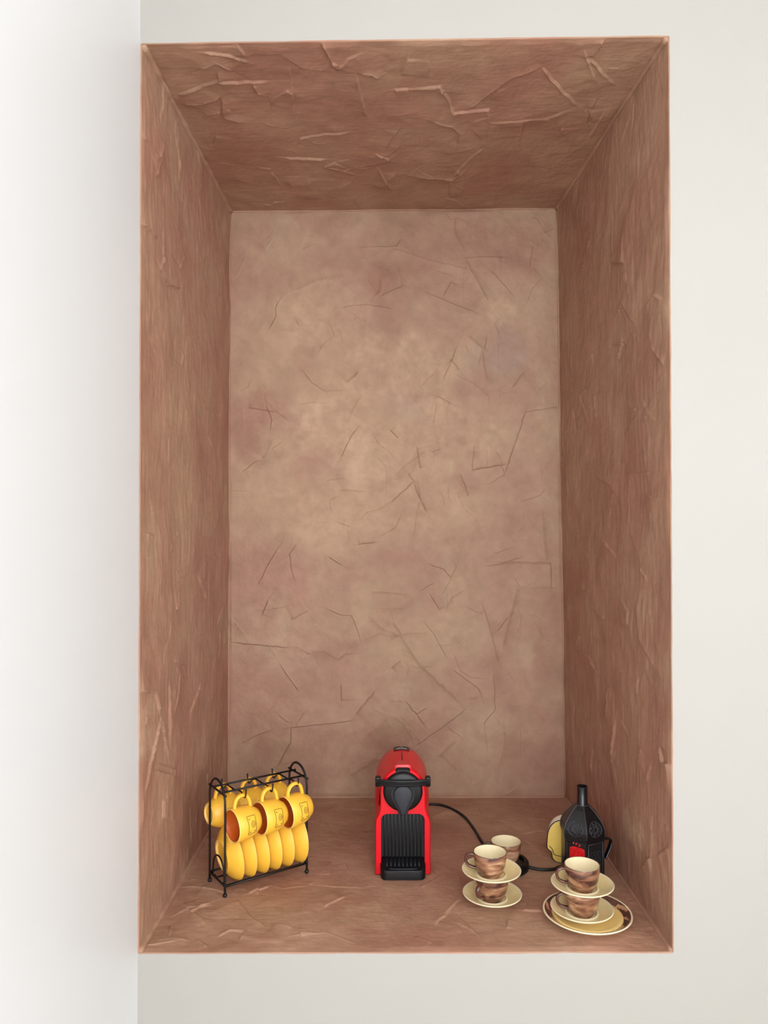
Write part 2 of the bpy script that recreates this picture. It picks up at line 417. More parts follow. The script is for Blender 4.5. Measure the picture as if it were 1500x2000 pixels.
def T(ox, oy, sc, lines): return [[(ox + x / sc, oy + y / sc) for x, y in l] for l in lines]
ceil_tr = T(240, 40, 2.679, [[(400, 255), (490, 215), (575, 262)], [(425, 162), (560, 175), (660, 215)], [(595, 120), (640, 175)],
    [(1035, 110), (1120, 250)], [(1120, 250), (1180, 190), (1235, 170)], [(865, 225), (880, 310), (893, 490)],
    [(1215, 265), (1245, 380), (1275, 500)], [(1240, 265), (1300, 270), (1340, 295)], [(500, 265), (500, 310), (290, 380)],
    [(500, 320), (680, 320), (760, 315)], [(515, 400), (530, 500), (650, 530)], [(680, 330), (700, 370), (750, 390)],
    [(905, 640), (930, 610), (1060, 590), (1185, 582)], [(850, 710), (1060, 720)], [(1050, 765), (1110, 735)],
    [(1180, 765), (1330, 740), (1450, 690)], [(1120, 880), (1200, 840), (1215, 815)], [(1350, 870), (1430, 790)],
    [(1385, 660), (1400, 620), (1440, 570)], [(870, 860), (990, 850)], [(1330, 760), (1410, 880)], [(1460, 280), (1490, 190)],
    [(1420, 360), (1500, 355)], [(310, 430), (410, 430), (510, 400)], [(430, 490), (515, 475)]]) + \
  T(800, 40, 2.679, [[(0, 360), (160, 340), (200, 400), (230, 475), (290, 465), (415, 455), (405, 600)],
    [(290, 465), (410, 375), (530, 290), (690, 240)], [(690, 240), (780, 340), (880, 445)],
    [(415, 525), (590, 515), (720, 510), (820, 470)], [(580, 605), (595, 515)], [(940, 190), (1000, 260), (1080, 340)],
    [(1020, 95), (955, 190)], [(915, 150), (975, 320)], [(945, 460), (955, 530)], [(100, 515), (220, 540), (265, 580), (245, 635)],
    [(740, 770), (820, 700), (860, 680)], [(0, 800), (220, 820), (300, 770)], [(230, 800), (340, 690), (385, 660)],
    [(210, 915), (210, 840)], [(1015, 470), (940, 600)], [(800, 590), (800, 560)]])
back_tr = T(420, 400, 2.143, [[(610, 180), (760, 178), (780, 145)], [(760, 190), (900, 235), (1050, 270), (1050, 240)],
    [(1050, 225), (1200, 222)], [(1050, 240), (1100, 320), (1150, 410)], [(1005, 60), (1000, 110), (1045, 200)],
    [(665, 385), (690, 360), (695, 315)], [(700, 380), (785, 342)], [(890, 370), (980, 410), (1085, 450)],
    [(540, 430), (640, 420), (730, 435)], [(340, 360), (420, 320), (550, 300)], [(1060, 550), (1110, 590), (1140, 620)],
    [(1115, 600), (1140, 735)], [(955, 735), (1000, 620), (1015, 590)], [(985, 650), (1020, 690)],
    [(1000, 705), (1090, 755), (1145, 800), (1145, 830)], [(925, 800), (985, 830)], [(550, 745), (600, 700)],
    [(555, 915), (575, 860), (610, 800)], [(530, 1055), (570, 970), (600, 930)], [(735, 945), (765, 975)], [(205, 1065), (245, 980)],
    [(1075, 1120), (1085, 1010)], [(1075, 1110), (1220, 1085)], [(1215, 1115), (1265, 960), (1300, 860)], [(1300, 870), (1430, 845)],
    [(1025, 1130), (1060, 1220)], [(830, 1160), (860, 1230), (885, 1286)], [(735, 1250), (830, 1160)], [(525, 1195), (625, 1200)],
    [(845, 1020), (860, 1105)], [(140, 850), (250, 865)], [(1240, 770), (1290, 705)], [(1160, 285), (1240, 375)]]) + \
  T(420, 1000, 2.143, [[(470, 405), (530, 430), (570, 430), (600, 500), (610, 540)], [(610, 540), (690, 505), (770, 515), (915, 505)],
    [(640, 430), (700, 490), (770, 515)], [(770, 515), (855, 640), (1035, 805)], [(875, 460), (915, 505), (970, 610)],
    [(900, 345), (940, 410)], [(480, 190), (530, 220)], [(85, 545), (200, 555), (300, 565)], [(85, 460), (145, 540)],
    [(340, 560), (400, 590), (460, 580), (520, 615), (550, 590), (600, 585)], [(1115, 370), (1150, 480), (1190, 640)],
    [(1270, 310), (1200, 570)], [(1180, 210), (1400, 215), (1405, 310)], [(1325, 320), (1430, 315)], [(1370, 0), (1385, 200)],
    [(180, 305), (230, 210), (270, 145)], [(200, 430), (225, 370)], [(320, 900), (400, 890), (500, 880), (570, 870)],
    [(265, 1060), (320, 960), (320, 905)], [(590, 845), (670, 750)], [(640, 930), (730, 860)], [(840, 975), (960, 890), (1040, 830)],
    [(730, 845), (790, 880), (830, 950)], [(800, 790), (880, 890)], [(570, 1095), (690, 1020)], [(940, 1020), (1010, 950)],
    [(1000, 660), (1050, 700), (1100, 735), (1115, 770)], [(1165, 680), (1170, 830), (1125, 880), (1140, 990)],
    [(1210, 870), (1215, 960), (1190, 1060)], [(895, 215), (960, 240), (995, 285)], [(600, 135), (670, 125)], [(530, 720), (530, 790)],
    [(740, 650), (780, 620)], [(275, 640), (350, 750)], [(660, 335), (800, 345)], [(745, 460), (780, 515)], [(320, 450), (390, 410)]])
left_tr = T(250, 1000, 3.333, [[(100, 1820), (130, 1640), (205, 1345)], [(205, 1345), (250, 1600)], [(405, 1300), (470, 1115)],
    [(185, 1640), (310, 1680)], [(160, 1680), (290, 1720)], [(65, 1170), (170, 1175), (200, 1330)], [(290, 970), (350, 1000), (370, 1060)],
    [(310, 370), (325, 430), (370, 435)], [(305, 640), (340, 600)], [(520, 170), (570, 80)], [(390, 100), (390, 220), (405, 340)],
    [(455, 430), (500, 570)], [(260, 1120), (265, 1500)], [(215, 1870), (215, 2000)], [(240, 1880), (240, 2000)], [(120, 140), (160, 150)]]) + \
  T(0, 0, 2.857, [[(790, 760), (875, 890)], [(875, 890), (910, 765)], [(865, 980), (905, 830)], [(785, 1240), (870, 1330)],
    [(885, 1530), (930, 1590), (1000, 1610)], [(1000, 1600), (1050, 1560)], [(885, 1510), (905, 1440)], [(1000, 1500), (1030, 1430)]])
right_tr = T(1050, 500, 3.333, [[(500, 40), (560, 50), (590, 40)], [(515, 420), (570, 310), (640, 430)], [(715, 330), (770, 250), (830, 285)],
    [(750, 580), (820, 710)], [(540, 680), (580, 545)], [(335, 710), (385, 630)], [(245, 1030), (300, 910), (345, 860)],
    [(610, 960), (660, 995)], [(390, 1440), (490, 1490), (540, 1580)], [(745, 1410), (615, 1410), (600, 1580), (605, 1740), (650, 1890), (680, 2000)],
    [(710, 1555), (770, 1575), (800, 1570)], [(435, 1830), (525, 1960)], [(305, 1910), (345, 1950)], [(390, 900), (395, 1050)], [(705, 1010), (715, 1070)]]) + \
  T(1050, 1100, 2.5, [[(415, 160), (460, 240), (455, 300), (415, 300)], [(500, 180), (505, 370), (590, 520)],
    [(195, 430), (260, 460), (290, 520), (310, 520)], [(510, 20), (540, 80)], [(375, 950), (385, 780)], [(340, 770), (345, 600)],
    [(600, 890), (620, 980), (660, 990)], [(590, 1430), (640, 1390)], [(520, 1480), (560, 1440)], [(410, 770), (450, 840)],
    [(500, 560), (500, 640)], [(500, 980), (510, 900)], [(270, 220), (340, 280)], [(240, 120), (200, 150)]])
floor_tr = T(240, 1400, 3.261, [[(735, 1170), (820, 1280), (900, 1340)], [(380, 1200), (430, 1255), (560, 1190)],
    [(600, 1400), (680, 1360), (780, 1370), (740, 1420)], [(310, 1330), (290, 1420), (420, 1420)], [(855, 1050), (858, 1130)],
    [(1330, 920), (1320, 1010)], [(1280, 1220), (1420, 1150)], [(960, 1330), (1080, 1350)], [(1120, 1360), (1140, 1410)],
    [(800, 1130), (930, 1080)], [(1060, 1400), (1300, 1380), (1480, 1440)], [(480, 1420), (540, 1460)], [(1410, 930), (1450, 990)], [(1090, 910), (1230, 900)]]) + \
  T(820, 1550, 3.488, [[(110, 900), (270, 720)], [(270, 850), (340, 920), (380, 960)], [(600, 860), (590, 930)], [(0, 650), (140, 560), (80, 480)],
    [(700, 800), (830, 810)], [(1080, 960), (1150, 960)], [(80, 170), (200, 120)], [(620, 560), (760, 620)]])

back_bl = [(505, 800, 45, 35, 0, .9), (480, 860, 30, 50, 0, .7), (500, 1220, 55, 40, 0, .8), (800, 545, 90, 35, 0, .9), (930, 480, 80, 60, 0, .7),
           (1050, 470, 40, 60, 0, .7), (480, 470, 40, 60, 0, .5), (520, 1390, 60, 90, 0, .9), (1070, 1250, 30, 80, 0, .7), (1020, 1480, 80, 50, 0, .5),
           (850, 1415, 50, 25, 0, .7), (700, 1460, 90, 40, 0, .5), (640, 610, 90, 80, 1, .5), (760, 720, 130, 80, 1, .75), (860, 850, 150, 90, 1, .6),
           (650, 830, 80, 70, 1, .8), (730, 900, 60, 60, 1, .8), (980, 610, 30, 30, 1, .7), (780, 980, 180, 80, 1, .5), (620, 1010, 90, 60, 1, .5),  # paler centre: partly clay tone, partly brightness put into the colour
           (985, 690, 45, 55, 2, .9), (930, 700, 35, 40, 2, .7), (900, 950, 40, 20, 0, .4), (600, 920, 25, 20, 0, .6), (790, 800, 40, 30, 2, .5)]
left_bl = [(320, 500, 25, 90, 0, .7), (300, 1150, 15, 140, 1, .4), (400, 1150, 30, 120, 0, .5), (290, 1420, 15, 60, 1, .6), (345, 1300, 30, 60, 0, .4)]
right_bl = [(1250, 760, 40, 120, 0, .8), (1270, 660, 25, 90, 0, .5), (1240, 1625, 22, 40, 1, .8), (1190, 980, 40, 90, 0, .5), (1280, 920, 20, 120, 1, .3),
            (1180, 1480, 30, 60, 0, .6), (1290, 560, 20, 100, 1, .4)]
ceil_bl = [(560, 120, 80, 30, 0, .5), (700, 200, 100, 40, 0, .5), (900, 180, 120, 40, 0, .4), (800, 330, 120, 40, 0, .7), (1180, 130, 80, 40, 1, .3)]
floor_bl = [(480, 1800, 100, 30, 1, .3), (700, 1790, 120, 25, 1, .35), (1000, 1810, 120, 20, 1, .3), (700, 1640, 60, 30, 0, .5), (900, 1640, 60, 40, 0, .5)]

panel('wall_niche_back', 'plaster_back', BBL, BBR, BTR, BTL, 0.0016, 0.0016, 3, back_tr, back_bl, 90, lip=False, relief=1.55)
panel('wall_niche_left', 'plaster_side', FBL, FTL, BTL, BBL, 0.0022, 0.0030, 5, left_tr, left_bl, 60, aniso='a', relief=1.2)
panel('wall_niche_right', 'plaster_side', FBR, FTR, BTR, BBR, 0.0022, 0.0030, 7, right_tr, right_bl, 60, aniso='a', relief=1.2)
panel('ceiling_niche', 'plaster_flat', FTL, FTR, BTR, BTL, 0.0018, 0.0018, 11, ceil_tr, ceil_bl, 60, relief=1.2)
panel('floor_niche', 'plaster_flat', FBL, FBR, BBR, BBL, 0.0018, 0.0018, 13, floor_tr, floor_bl, 80, relief=0.8)

# troweled beads run into the inside corners
def bead(n, a, b, r, seed):
    rng = random.Random(seed); bm = bmesh.new()
    pts = [a.lerp(b, i / 60) for i in range(61)]
    add_tube(bm, pts, [r * rng.uniform(0.85, 1.15) for _ in pts], 10)
    o = from_bm('trim_%d' % n, bm, None, ('plaster_side',)); o['kind'] = 'structure'
E = Vector((0, 0.0015, 0))
for n, (a, b, r) in enumerate([(FTL + E, BTL, .0085), (FTR + E, BTR, .0065), (FBL + E, BBL, .0065), (FBR + E, BBR, .0055),
                               (BTL, BTR, .0032), (BBL, BBR, .004), (BBL, BTL, .0035), (BBR, BTR, .0035)], 1):
    bead(n, a, b, r, n)

# ------------------------------------------------------------------ the room around it
def slab(name, mkey, lo, hi):
    bm = bmesh.new(); add_box(bm, lo, hi)
    o = from_bm(name, bm, None, (mkey,), smooth=False); o['kind'] = 'structure'; return o
bm = bmesh.new()
outer = [(RX0, ZF), (RX1, ZF), (RX1, ZC), (RX0, ZC)]
G_ = LIP - 0.0003
inner = [(FBL.x - G_, FBL.z - G_), (FBR.x + G_, FBR.z - G_), (FTR.x + G_, FTR.z + G_), (FTL.x - G_, FTL.z + G_)]
vo = [bm.verts.new((x, 0, z)) for x, z in outer]; vi = [bm.verts.new((x, 0, z)) for x, z in inner]
vo2 = [bm.verts.new((x, 0.012, z)) for x, z in outer]; vi2 = [bm.verts.new((x, 0.012, z)) for x, z in inner]
for i in range(4):
    j = (i + 1) % 4
    bm.faces.new((vo[i], vo[j], vi[j], vi[i])); bm.faces.new((vo2[i], vo2[j], vi2[j], vi2[i]))
    bm.faces.new((vi[i], vi[j], vi2[j], vi2[i])); bm.faces.new((vo[i], vo[j], vo2[j], vo2[i]))
o = from_bm('wall_front', bm, None, ('shaded_ivory',), smooth=False); o['kind'] = 'structure'
slab('wall_left', 'lit_cool_white', (RX0 - 0.1, RY0 - 0.1, ZF), (RX0, 0.012, ZC))
bm = bmesh.new()
for lo, hi in (((RX1, RY0 - 0.1, ZF), (RX1 + 0.1, VY0, ZC)), ((RX1, VY1, ZF), (RX1 + 0.1, 0.012, ZC)),
               ((RX1, VY0, VZ1), (RX1 + 0.1, VY1, ZC)), ((RX1, VY0, ZF), (RX1 + 0.1, VY1, VZ0))):
    add_box(bm, lo, hi)
o = from_bm('wall_right', bm, None, ('white',), smooth=False); o['kind'] = 'structure'
bm = bmesh.new()
for y in (VY0, VY1 - 0.05): add_box(bm, (RX1 + 0.03, y, VZ0), (RX1 + 0.06, y + 0.05, VZ1))
for z in (VZ0, VZ1 - 0.05): add_box(bm, (RX1 + 0.03, VY0, z), (RX1 + 0.06, VY1, z + 0.05))
o = from_bm('added_window_2', bm, None, ('ceil',), smooth=False); o['kind'] = 'structure'  # unseen side window, added for its light on the left wall
slab('floor', 'roomfloor', (RX0 - 0.1, RY0 - 0.1, ZF - 0.1), (RX1 + 0.1, 0.012, ZF))
slab('ceiling', 'ceil', (RX0 - 0.1, RY0 - 0.1, ZC), (RX1 + 0.1, 0.012, ZC + 0.1))
bm = bmesh.new()
for lo, hi in (((RX0, RY0 - 0.1, ZF), (WX0, RY0, ZC)), ((WX1, RY0 - 0.1, ZF), (RX1, RY0, ZC)),
               ((WX0, RY0 - 0.1, WZ1), (WX1, RY0, ZC)), ((WX0, RY0 - 0.1, ZF), (WX1, RY0, WZ0))):
    add_box(bm, lo, hi)
o = from_bm('wall_back', bm, None, ('white',), smooth=False); o['kind'] = 'structure'
bm = bmesh.new()
for x in (WX0, (WX0 + WX1) / 2 - 0.025, WX1 - 0.05): add_box(bm, (x, RY0 - 0.06, WZ0), (x + 0.05, RY0 - 0.03, WZ1))
for z in (WZ0, WZ1 - 0.05): add_box(bm, (WX0, RY0 - 0.06, z), (WX1, RY0 - 0.03, z + 0.05))
o = from_bm('window_1', bm, None, ('ceil',), smooth=False); o['kind'] = 'structure'

# ------------------------------------------------------------------ mug rack with yellow mugs and saucers
RK = Vector((-0.3117, 0.194, 0.0)); RA = math.atan2(0.1045, 0.153); RL, RW = 0.185, 0.080
HR, HS, HT = 0.202, 0.022, 0.224
rack = thing('mug_rack', RK, RA, 'black wire mug rack with arched ends holding yellow mugs and saucers', 'rack')
def wire(name, paths, r=0.0021, parent=rack, mk='black_wire', balls=()):
    bm = bmesh.new()
    for p in paths: add_tube(bm, p, r, 8)
    for c, rr in balls: add_ball(bm, Vector(c), rr)
    return from_bm(name, bm, parent, (mk,))
FT = 0.0045
for u in (0.0, RL):
    arch = [(u, 0, FT), (u, 0, HS), (u, 0, 0.10), (u, 0, HR - 0.018)]
    k = 16
    for i in range(k + 1):
        a = PI * i / k
        arch.append((u, RW / 2 - RW / 2 * math.cos(a), HT - 0.040 + 0.040 * math.sin(a)))
    arch += [(u, RW, 0.10), (u, RW, HS), (u, RW, FT)]
    wire('end_hoop', [arch], 0.0024)
    for v in (0.0, RW):
        bm = bmesh.new(); add_ball(bm, Vector((u, v, FT)), FT, 14); from_bm('foot', bm, rack, ('black_wire',))
    wire('end_bar', [[(u, -0.004, HR), (u, RW + 0.004, HR)]])
    wire('shelf_end_bar', [[(u, 0, HS), (u, RW, HS)]])
    uu = 0.003 if u == 0 else RL - 0.003
    g = [(uu, 0.010 + 0.060 * (0.5 - 0.5 * math.cos(PI * i / 14)), HS + 0.046 * math.sin(PI * i / 14) ** 0.75) for i in range(15)]
    wire('saucer_guard', [g], 0.0018)
for v in (0.014, 0.058): wire('top_rail', [[(-0.004, v, HR + 0.0022), (RL + 0.004, v, HR + 0.0022)]])
for v in (0.0, RW): wire('shelf_rail', [[(0, v, HS), (RL, v, HS)]], 0.0023)
for v in (0.018, 0.062): wire('saucer_rail', [[(0, v, HS), (0.004, v, HS - 0.001), (0.008, v, 0.0148), (RL - 0.008, v, 0.0148), (RL - 0.004, v, HS - 0.001), (RL, v, HS)]], 0.0018)
MUG_U = (0.0335, 0.0925, 0.1513)
def hook_pts(u, sgn):
    # sgn -1: towards the front, +1: towards the back
    v0 = 0.014 if sgn < 0 else 0.058
    P = [(0, 0), (0.012, 0.0005), (0.022, -0.0035), (0.0280, -0.0060), (0.0325, -0.003), (0.0345, 0.004), (0.0350, 0.0105)]
    if sgn > 0: P = [(a, b - 0.0100 * min(1, a / 0.022)) for a, b in P]
    return spline([(u, v0 + sgn * a, HR + b) for a, b in P], 4)
FRONT_U = [u + 0.002 for u in MUG_U]; BACK_U = [RL - u - 0.002 for u in MUG_U]
for u in FRONT_U:
    p = hook_pts(u, -1); wire('hook', [p], 0.0016, balls=[(p[-1], 0.0022)])
for u in BACK_U:
    p = hook_pts(u, 1); wire('hook', [p], 0.0016, balls=[(p[-1], 0.0022)])
for u in (0.0335 - 0.005, 0.0925, 0.1513 - 0.003): wire('cross_wire', [[(u, 0.014, HR + 0.001), (u, 0.058, HR + 0.001)]], 0.0017)

def rack_pt(u, v, h): return RK + Vector((u * math.cos(RA) - v * math.sin(RA), u * math.sin(RA) + v * math.cos(RA), h))

MR, ML = 0.0335, 0.058
mug_out = [(0.0185, 0.0), (0.0215, 0.0005), (0.0235, 0.004), (0.0275, 0.011), (0.0315, 0.020), (0.0330, 0.030), (MR, 0.044), (MR, ML - 0.001)]
def mug_r(z):
    for (r0, z0), (r1, z1) in zip(mug_out[1:], mug_out[2:]):
        if z <= z1: return r0 + (r1 - r0) * (z - z0) / (z1 - z0)
    return MR
def make_mug():
    root = thing('yellow_mug', (0, 0, 0))
    bm = bmesh.new()
    prof = [(0, 0.0035), (0.0165, 0.0035)] + mug_out + [(MR - 0.0012, ML), (MR - 0.0030, ML - 0.001), (MR - 0.0035, 0.044), (0.0290, 0.028), (0.0260, 0.018), (0.018, 0.009), (0, 0.007)]
    n = len(prof) - 1; mi = [0] * n
    for i, ((r0, z0), (r1, z1)) in enumerate(zip(prof, prof[1:])):
        if i >= n - 5: mi[i] = 1
        elif i >= n - 7 or i in (1, 2): mi[i] = 2
    add_lathe(bm, prof, 56, mi)
    from_bm('body', bm, root, ('yellow', 'yellow_in', 'yellow_rim'), angle=60)
    bm = bmesh.new()
    P = [(0.0315, 0, 0.050), (0.0400, 0, 0.0500), (0.0500, 0, 0.0455), (0.0550, 0, 0.0365), (0.0535, 0, 0.0265), (0.0455, 0, 0.0185), (0.0290, 0, 0.0145)]
    add_tube(bm, spline(P, 5), 0.0036, 12, ry=0.0050)
    from_bm('handle', bm, root, ('yellow',))
    return root
def add_emblem(root, side):
    """incised card with a small flower, wrapped on the mug wall; side is the angle it faces"""
    bm = bmesh.new()
    def pt(a, z): r = mug_r(z) + 0.0003; return Vector((r * math.cos(a), r * math.sin(a), z))
    def line(pts, rad=0.0005, closed=False):
        q = []
        for (a0, z0), (a1, z1) in zip(pts, pts[1:]):
            for k in range(6): q.append(pt(a0 + (a1 - a0) * k / 6, z0 + (z1 - z0) * k / 6))
        if not closed: q.append(pt(*pts[-1]))
        add_tube(bm, q, rad, 5, closed=closed)
    z0, z1, a0, a1 = 0.0200, 0.0385, -0.54, 0.54
    s = side
    line([(s + a0, z0), (s + a0, z1), (s + 0.0, z1 - 0.0010), (s + a1, z1 + 0.0006), (s + a1, z0), (s, z0 + 0.0006), (s + a0, z0)], 0.00055, closed=True)
    cz, ca = 0.0270, s + 0.04
    line([(ca + 0.20 * math.sin(t), cz + 0.0052 * math.cos(t)) for t in [2 * PI * k / 6 for k in range(7)]], closed=True)
    line([(ca + 0.09 * math.sin(t), cz + 0.0024 * math.cos(t)) for t in [2 * PI * k / 6 + 0.5 for k in range(7)]], closed=True)
    for aa, zz in ((0.36, 0.0345), (-0.40, 0.0345), (-0.40, 0.0240)):
        line([(s + aa, zz - 0.0012), (s + aa, zz + 0.0012)], 0.0006); line([(s + aa - 0.035, zz), (s + aa + 0.035, zz)], 0.0006)
    return from_bm('emblem', bm, root, ('incised',))
mug0 = make_mug()
def hang(o, u, v, h, mouth, tilt, roll):
    """mug axis along the rack, handle up"""
    d = Matrix.Rotation(math.radians(6), 3, 'Z') @ (Vector((math.cos(RA), math.sin(RA), 0)) * mouth)
    z = (d * math.cos(tilt) + Vector((0, 0, -math.sin(tilt)))).normalized()
    x = (Vector((0, 0, 1)) - z * z.z).normalized(); y = z.cross(x)
    R = Matrix((x, y, z)).transposed() @ Matrix.Rotation(roll, 3, 'Z')
    c = rack_pt(u, v, h) - z * 0.031
    o.matrix_world = Matrix.Translation(c) @ R.to_4x4()
# camera side of a front mug in its own angle: y axis = z cross x
front_names = ['front-row yellow mug at left end of rack, by the left arch', 'middle yellow mug of the front row, between its two neighbours', 'front-row yellow mug at right end, in front of the right arch']
back_names = ['yellow mug hanging at back left of rack, base turned outward', 'middle yellow mug of the back row, mostly hidden behind front mugs', 'rear yellow mug at right end of the back row under the rail']
mugs = []
for i, u in enumerate(MUG_U):
    o = mug0 if i == 0 else copy_tree(mug0); hang(o, u, -0.0135, 0.1465 + 0.0008 * i, -1, math.radians((2, -1, 3)[i]), math.radians((0, 3, -3)[i]))
    tag(o, front_names[i], 'mug', 'yellow mugs hanging on the rack'); mugs.append(o)
for i, u in enumerate([RL - k for k in MUG_U][::-1]):
    o = copy_tree(mug0); hang(o, u - 0.002, RW + 0.0135, 0.1365, 1, math.radians(1), 0)
    tag(o, back_names[i], 'mug', 'yellow mugs hanging on the rack')
for o in mugs:
    # direction towards the front of the rack, expressed in the mug's own frame
    d = o.matrix_world.to_3x3().inverted() @ Vector((math.sin(RA), -math.cos(RA), 0.12))
    add_emblem(o, math.atan2(d.y, d.x))

def make_yellow_saucer():
    bm = bmesh.new()
    prof = [(0, 0.0045), (0.0275, 0.0040), (0.0290, 0.0), (0.0325, 0.0), (0.0345, 0.0025), (0.0400, 0.0060), (0.0480, 0.0125), (0.0535, 0.0190), (0.0562, 0.0235),
            (0.0556, 0.0250), (0.0535, 0.0240), (0.0490, 0.0185), (0.0400, 0.0115), (0.0260, 0.0075), (0, 0.007)]
    mi = [0] * (len(prof) - 1); mi[8] = mi[9] = 1; mi[1] = mi[2] = 1
    add_lathe(bm, prof, 56, mi)
    return from_bm('yellow_saucer', bm, None, ('yellow', 'yellow_rim'), angle=50)
ys0 = make_yellow_saucer()
ylab = ['leftmost yellow saucer in the rack, its round foot facing the left arch', 'second yellow saucer from the left in the rack', 'third yellow saucer from the left in the rack',
        'fourth yellow saucer from the left in the rack', 'fifth yellow saucer from the left in the rack', 'rightmost yellow saucer in the rack, set apart by a dark gap']
for i in range(6):
    o = ys0 if i == 0 else copy_tree(ys0)
    u = 0.0325 + 0.0285 * i + (0.0045 if i == 5 else 0)
    d = Vector((math.cos(RA), math.sin(RA), 0)); tl = math.radians((7, 5, 5, 4, 4, 2)[i])
    z = (d * math.cos(tl) + Vector((0, 0, math.sin(tl)))).normalized()
    x = Vector((-math.sin(RA), math.cos(RA), 0)); y = z.cross(x)
    R = Matrix((x, y, z)).transposed()
    o.matrix_world = Matrix.Translation(rack_pt(u, RW / 2, 0.0685) - z * 0.0235) @ R.to_4x4()
    tag(o, ylab[i], 'saucer', 'yellow saucers standing in the rack')

# ------------------------------------------------------------------ coffee machine
MX = 0.0455
cm = thing('coffee_machine', (MX, 0.289, 0.0), 0.0, 'red capsule coffee machine with black round front and drip tray', 'coffee machine')
def arch_outline(wl, wm, zc, rt, bulge):
    """half outline from the foot up over the round head; bulge fills the waist out to the full width"""
    d = min(0, zc - 0.179)
    h = [(wl, 0.0025), (wl, 0.060), (wl, 0.108 + d), (wl - 0.0015 * (1 - bulge), 0.118 + d), (wl - 0.007 + 0.0065 * bulge, 0.129 + d), (wm + 0.0005 + bulge * (wl - wm), 0.139 + d),
         (wm + bulge * (wl - wm) * 0.98, 0.155 + d), (wm + bulge * (wl - wm) * 0.72, 0.170 + d)]
    arc = []
    for k in range(0, 17):
        a = PI * 0.5 * k / 16
        bx = bulge * (wl - wm) * 0.5 * max(0, 1 - k / 6)
        arc.append((rt * math.cos(a) + bx, zc + rt * math.sin(a)))
    half = h + arc
    return half + [(-x, z) for x, z in half[::-1][1:]]
def loft(bm, secs, cap0=True, cap1=True):
    rings = [[bm.verts.new((x, y, z)) for x, z in poly] for y, poly in secs]
    n = len(rings[0])
    for a, b in zip(rings, rings[1:]):
        for i in range(n): bm.faces.new((a[i], a[(i + 1) % n], b[(i + 1) % n], b[i]))
    cf = []
    if cap0: cf.append(bm.faces.new(rings[0]))
    if cap1: cf.append(bm.faces.new(rings[-1]))
    bmesh.ops.triangulate(bm, faces=cf)
WN, HN, RN = 0.0462, 0.1295, 0.013
notch = [(-WN, 0.0025), (-WN, 0.06), (-WN, HN - RN)] + [(-WN + RN - RN * math.cos(PI / 2 * k / 6), HN - RN + RN * math.sin(PI / 2 * k / 6)) for k in range(1, 7)]
notch = notch + [(-x, z) for x, z in notch[::-1]]
def front_sec(wl, wm, rt, grow=0.0):
    nt = []
    for x, z in notch:
        nt.append((x + (grow if x > 0 else -grow), z + (grow if z > 0.01 else 0)))
    return arch_outline(wl, wm, 0.179, rt, 0.0) + nt
bm = bmesh.new()
loft(bm, [(0.0035, front_sec(0.0555, 0.0445, 0.0440, -0.0)), (0.0000, front_sec(0.0566, 0.0455, 0.0450, 0.0)), (0.0012, front_sec(0.0580, 0.0470, 0.0465)),
          (0.0050, front_sec(0.0588, 0.0477, 0.0475)), (0.020, front_sec(0.0590, 0.0480, 0.0482)), (0.0351, front_sec(0.0590, 0.0482, 0.0488))][1:])
secs = []
for y, bl, rt, zc, wl in ((0.035, 0.0, .0488, .1790, .0590), (0.050, 0.35, .0492, .1795, .0590), (0.062, 0.8, .0497, .1798, .0592), (0.080, 1.0, .0502, .180, .0597), (0.120, 1.0, .0508, .181, .0600),
                          (0.140, 1.0, .0502, .1800, .0600), (0.165, 1.0, .0480, .1745, .0600), (0.190, 1.0, .0450, .1680, .0598), (0.215, 1.0, .0410, .1620, .0597), (0.250, 1.0, .0370, .1540, .0590), (0.270, 1.0, .0350, .1490, .0570), (0.280, 1.0, .0320, .1450, .0545)):
    secs.append((y, arch_outline(wl, min(0.0482, rt), zc, rt, bl)))
loft(bm, secs)
from_bm('body', bm, cm, ('red',), angle=38)
# round black front
bm = bmesh.new()
add_lathe(bm, [(0, -0.010), (0.036, -0.0095), (0.0400, -0.0075), (0.0417, -0.0040), (0.0417, 0.006), (0, 0.006)], 64)
bmesh.ops.rotate(bm, cent=(0, 0, 0), matrix=Matrix.Rotation(-PI / 2, 3, 'X'), verts=bm.verts)
for v in bm.verts: v.co = Vector((v.co.x, v.co.y, v.co.z + 0.178))
# lathe axis z -> y
fd = from_bm('front_disc', bm, cm, ('black',), angle=40)
def teardrop(wh, top, wide, bot, wb):
    P = [(0, top)]
    for k in range(1, 9):
        a = PI / 2 * k / 8; P.append((wh * math.sin(a), wide + (top - wide) * math.cos(a)))
    for k in range(1, 9):
        f = k / 8; P.append((wb + (wh - wb) * (0.5 + 0.5 * math.cos(PI * min(1, f * 1.05))) , wide + (bot - wide) * f))
    return P + [(-x, z) for x, z in P[::-1][:-1]]
bm = bmesh.new(); add_prism(bm, teardrop(0.0255, 0.196, 0.174, 0.1340, 0.010), -0.0112, -0.004)
from_bm('spout_recess', bm, cm, ('lantern_dark',), angle=40)  # raised plate, its near-black stands in for the recess's shade
bm = bmesh.new(); add_prism(bm, teardrop(0.0200, 0.1940, 0.175, 0.1320, 0.0062), -0.0165, -0.004, inset=0.0030)
from_bm('spout', bm, cm, ('black_soft',), angle=40)
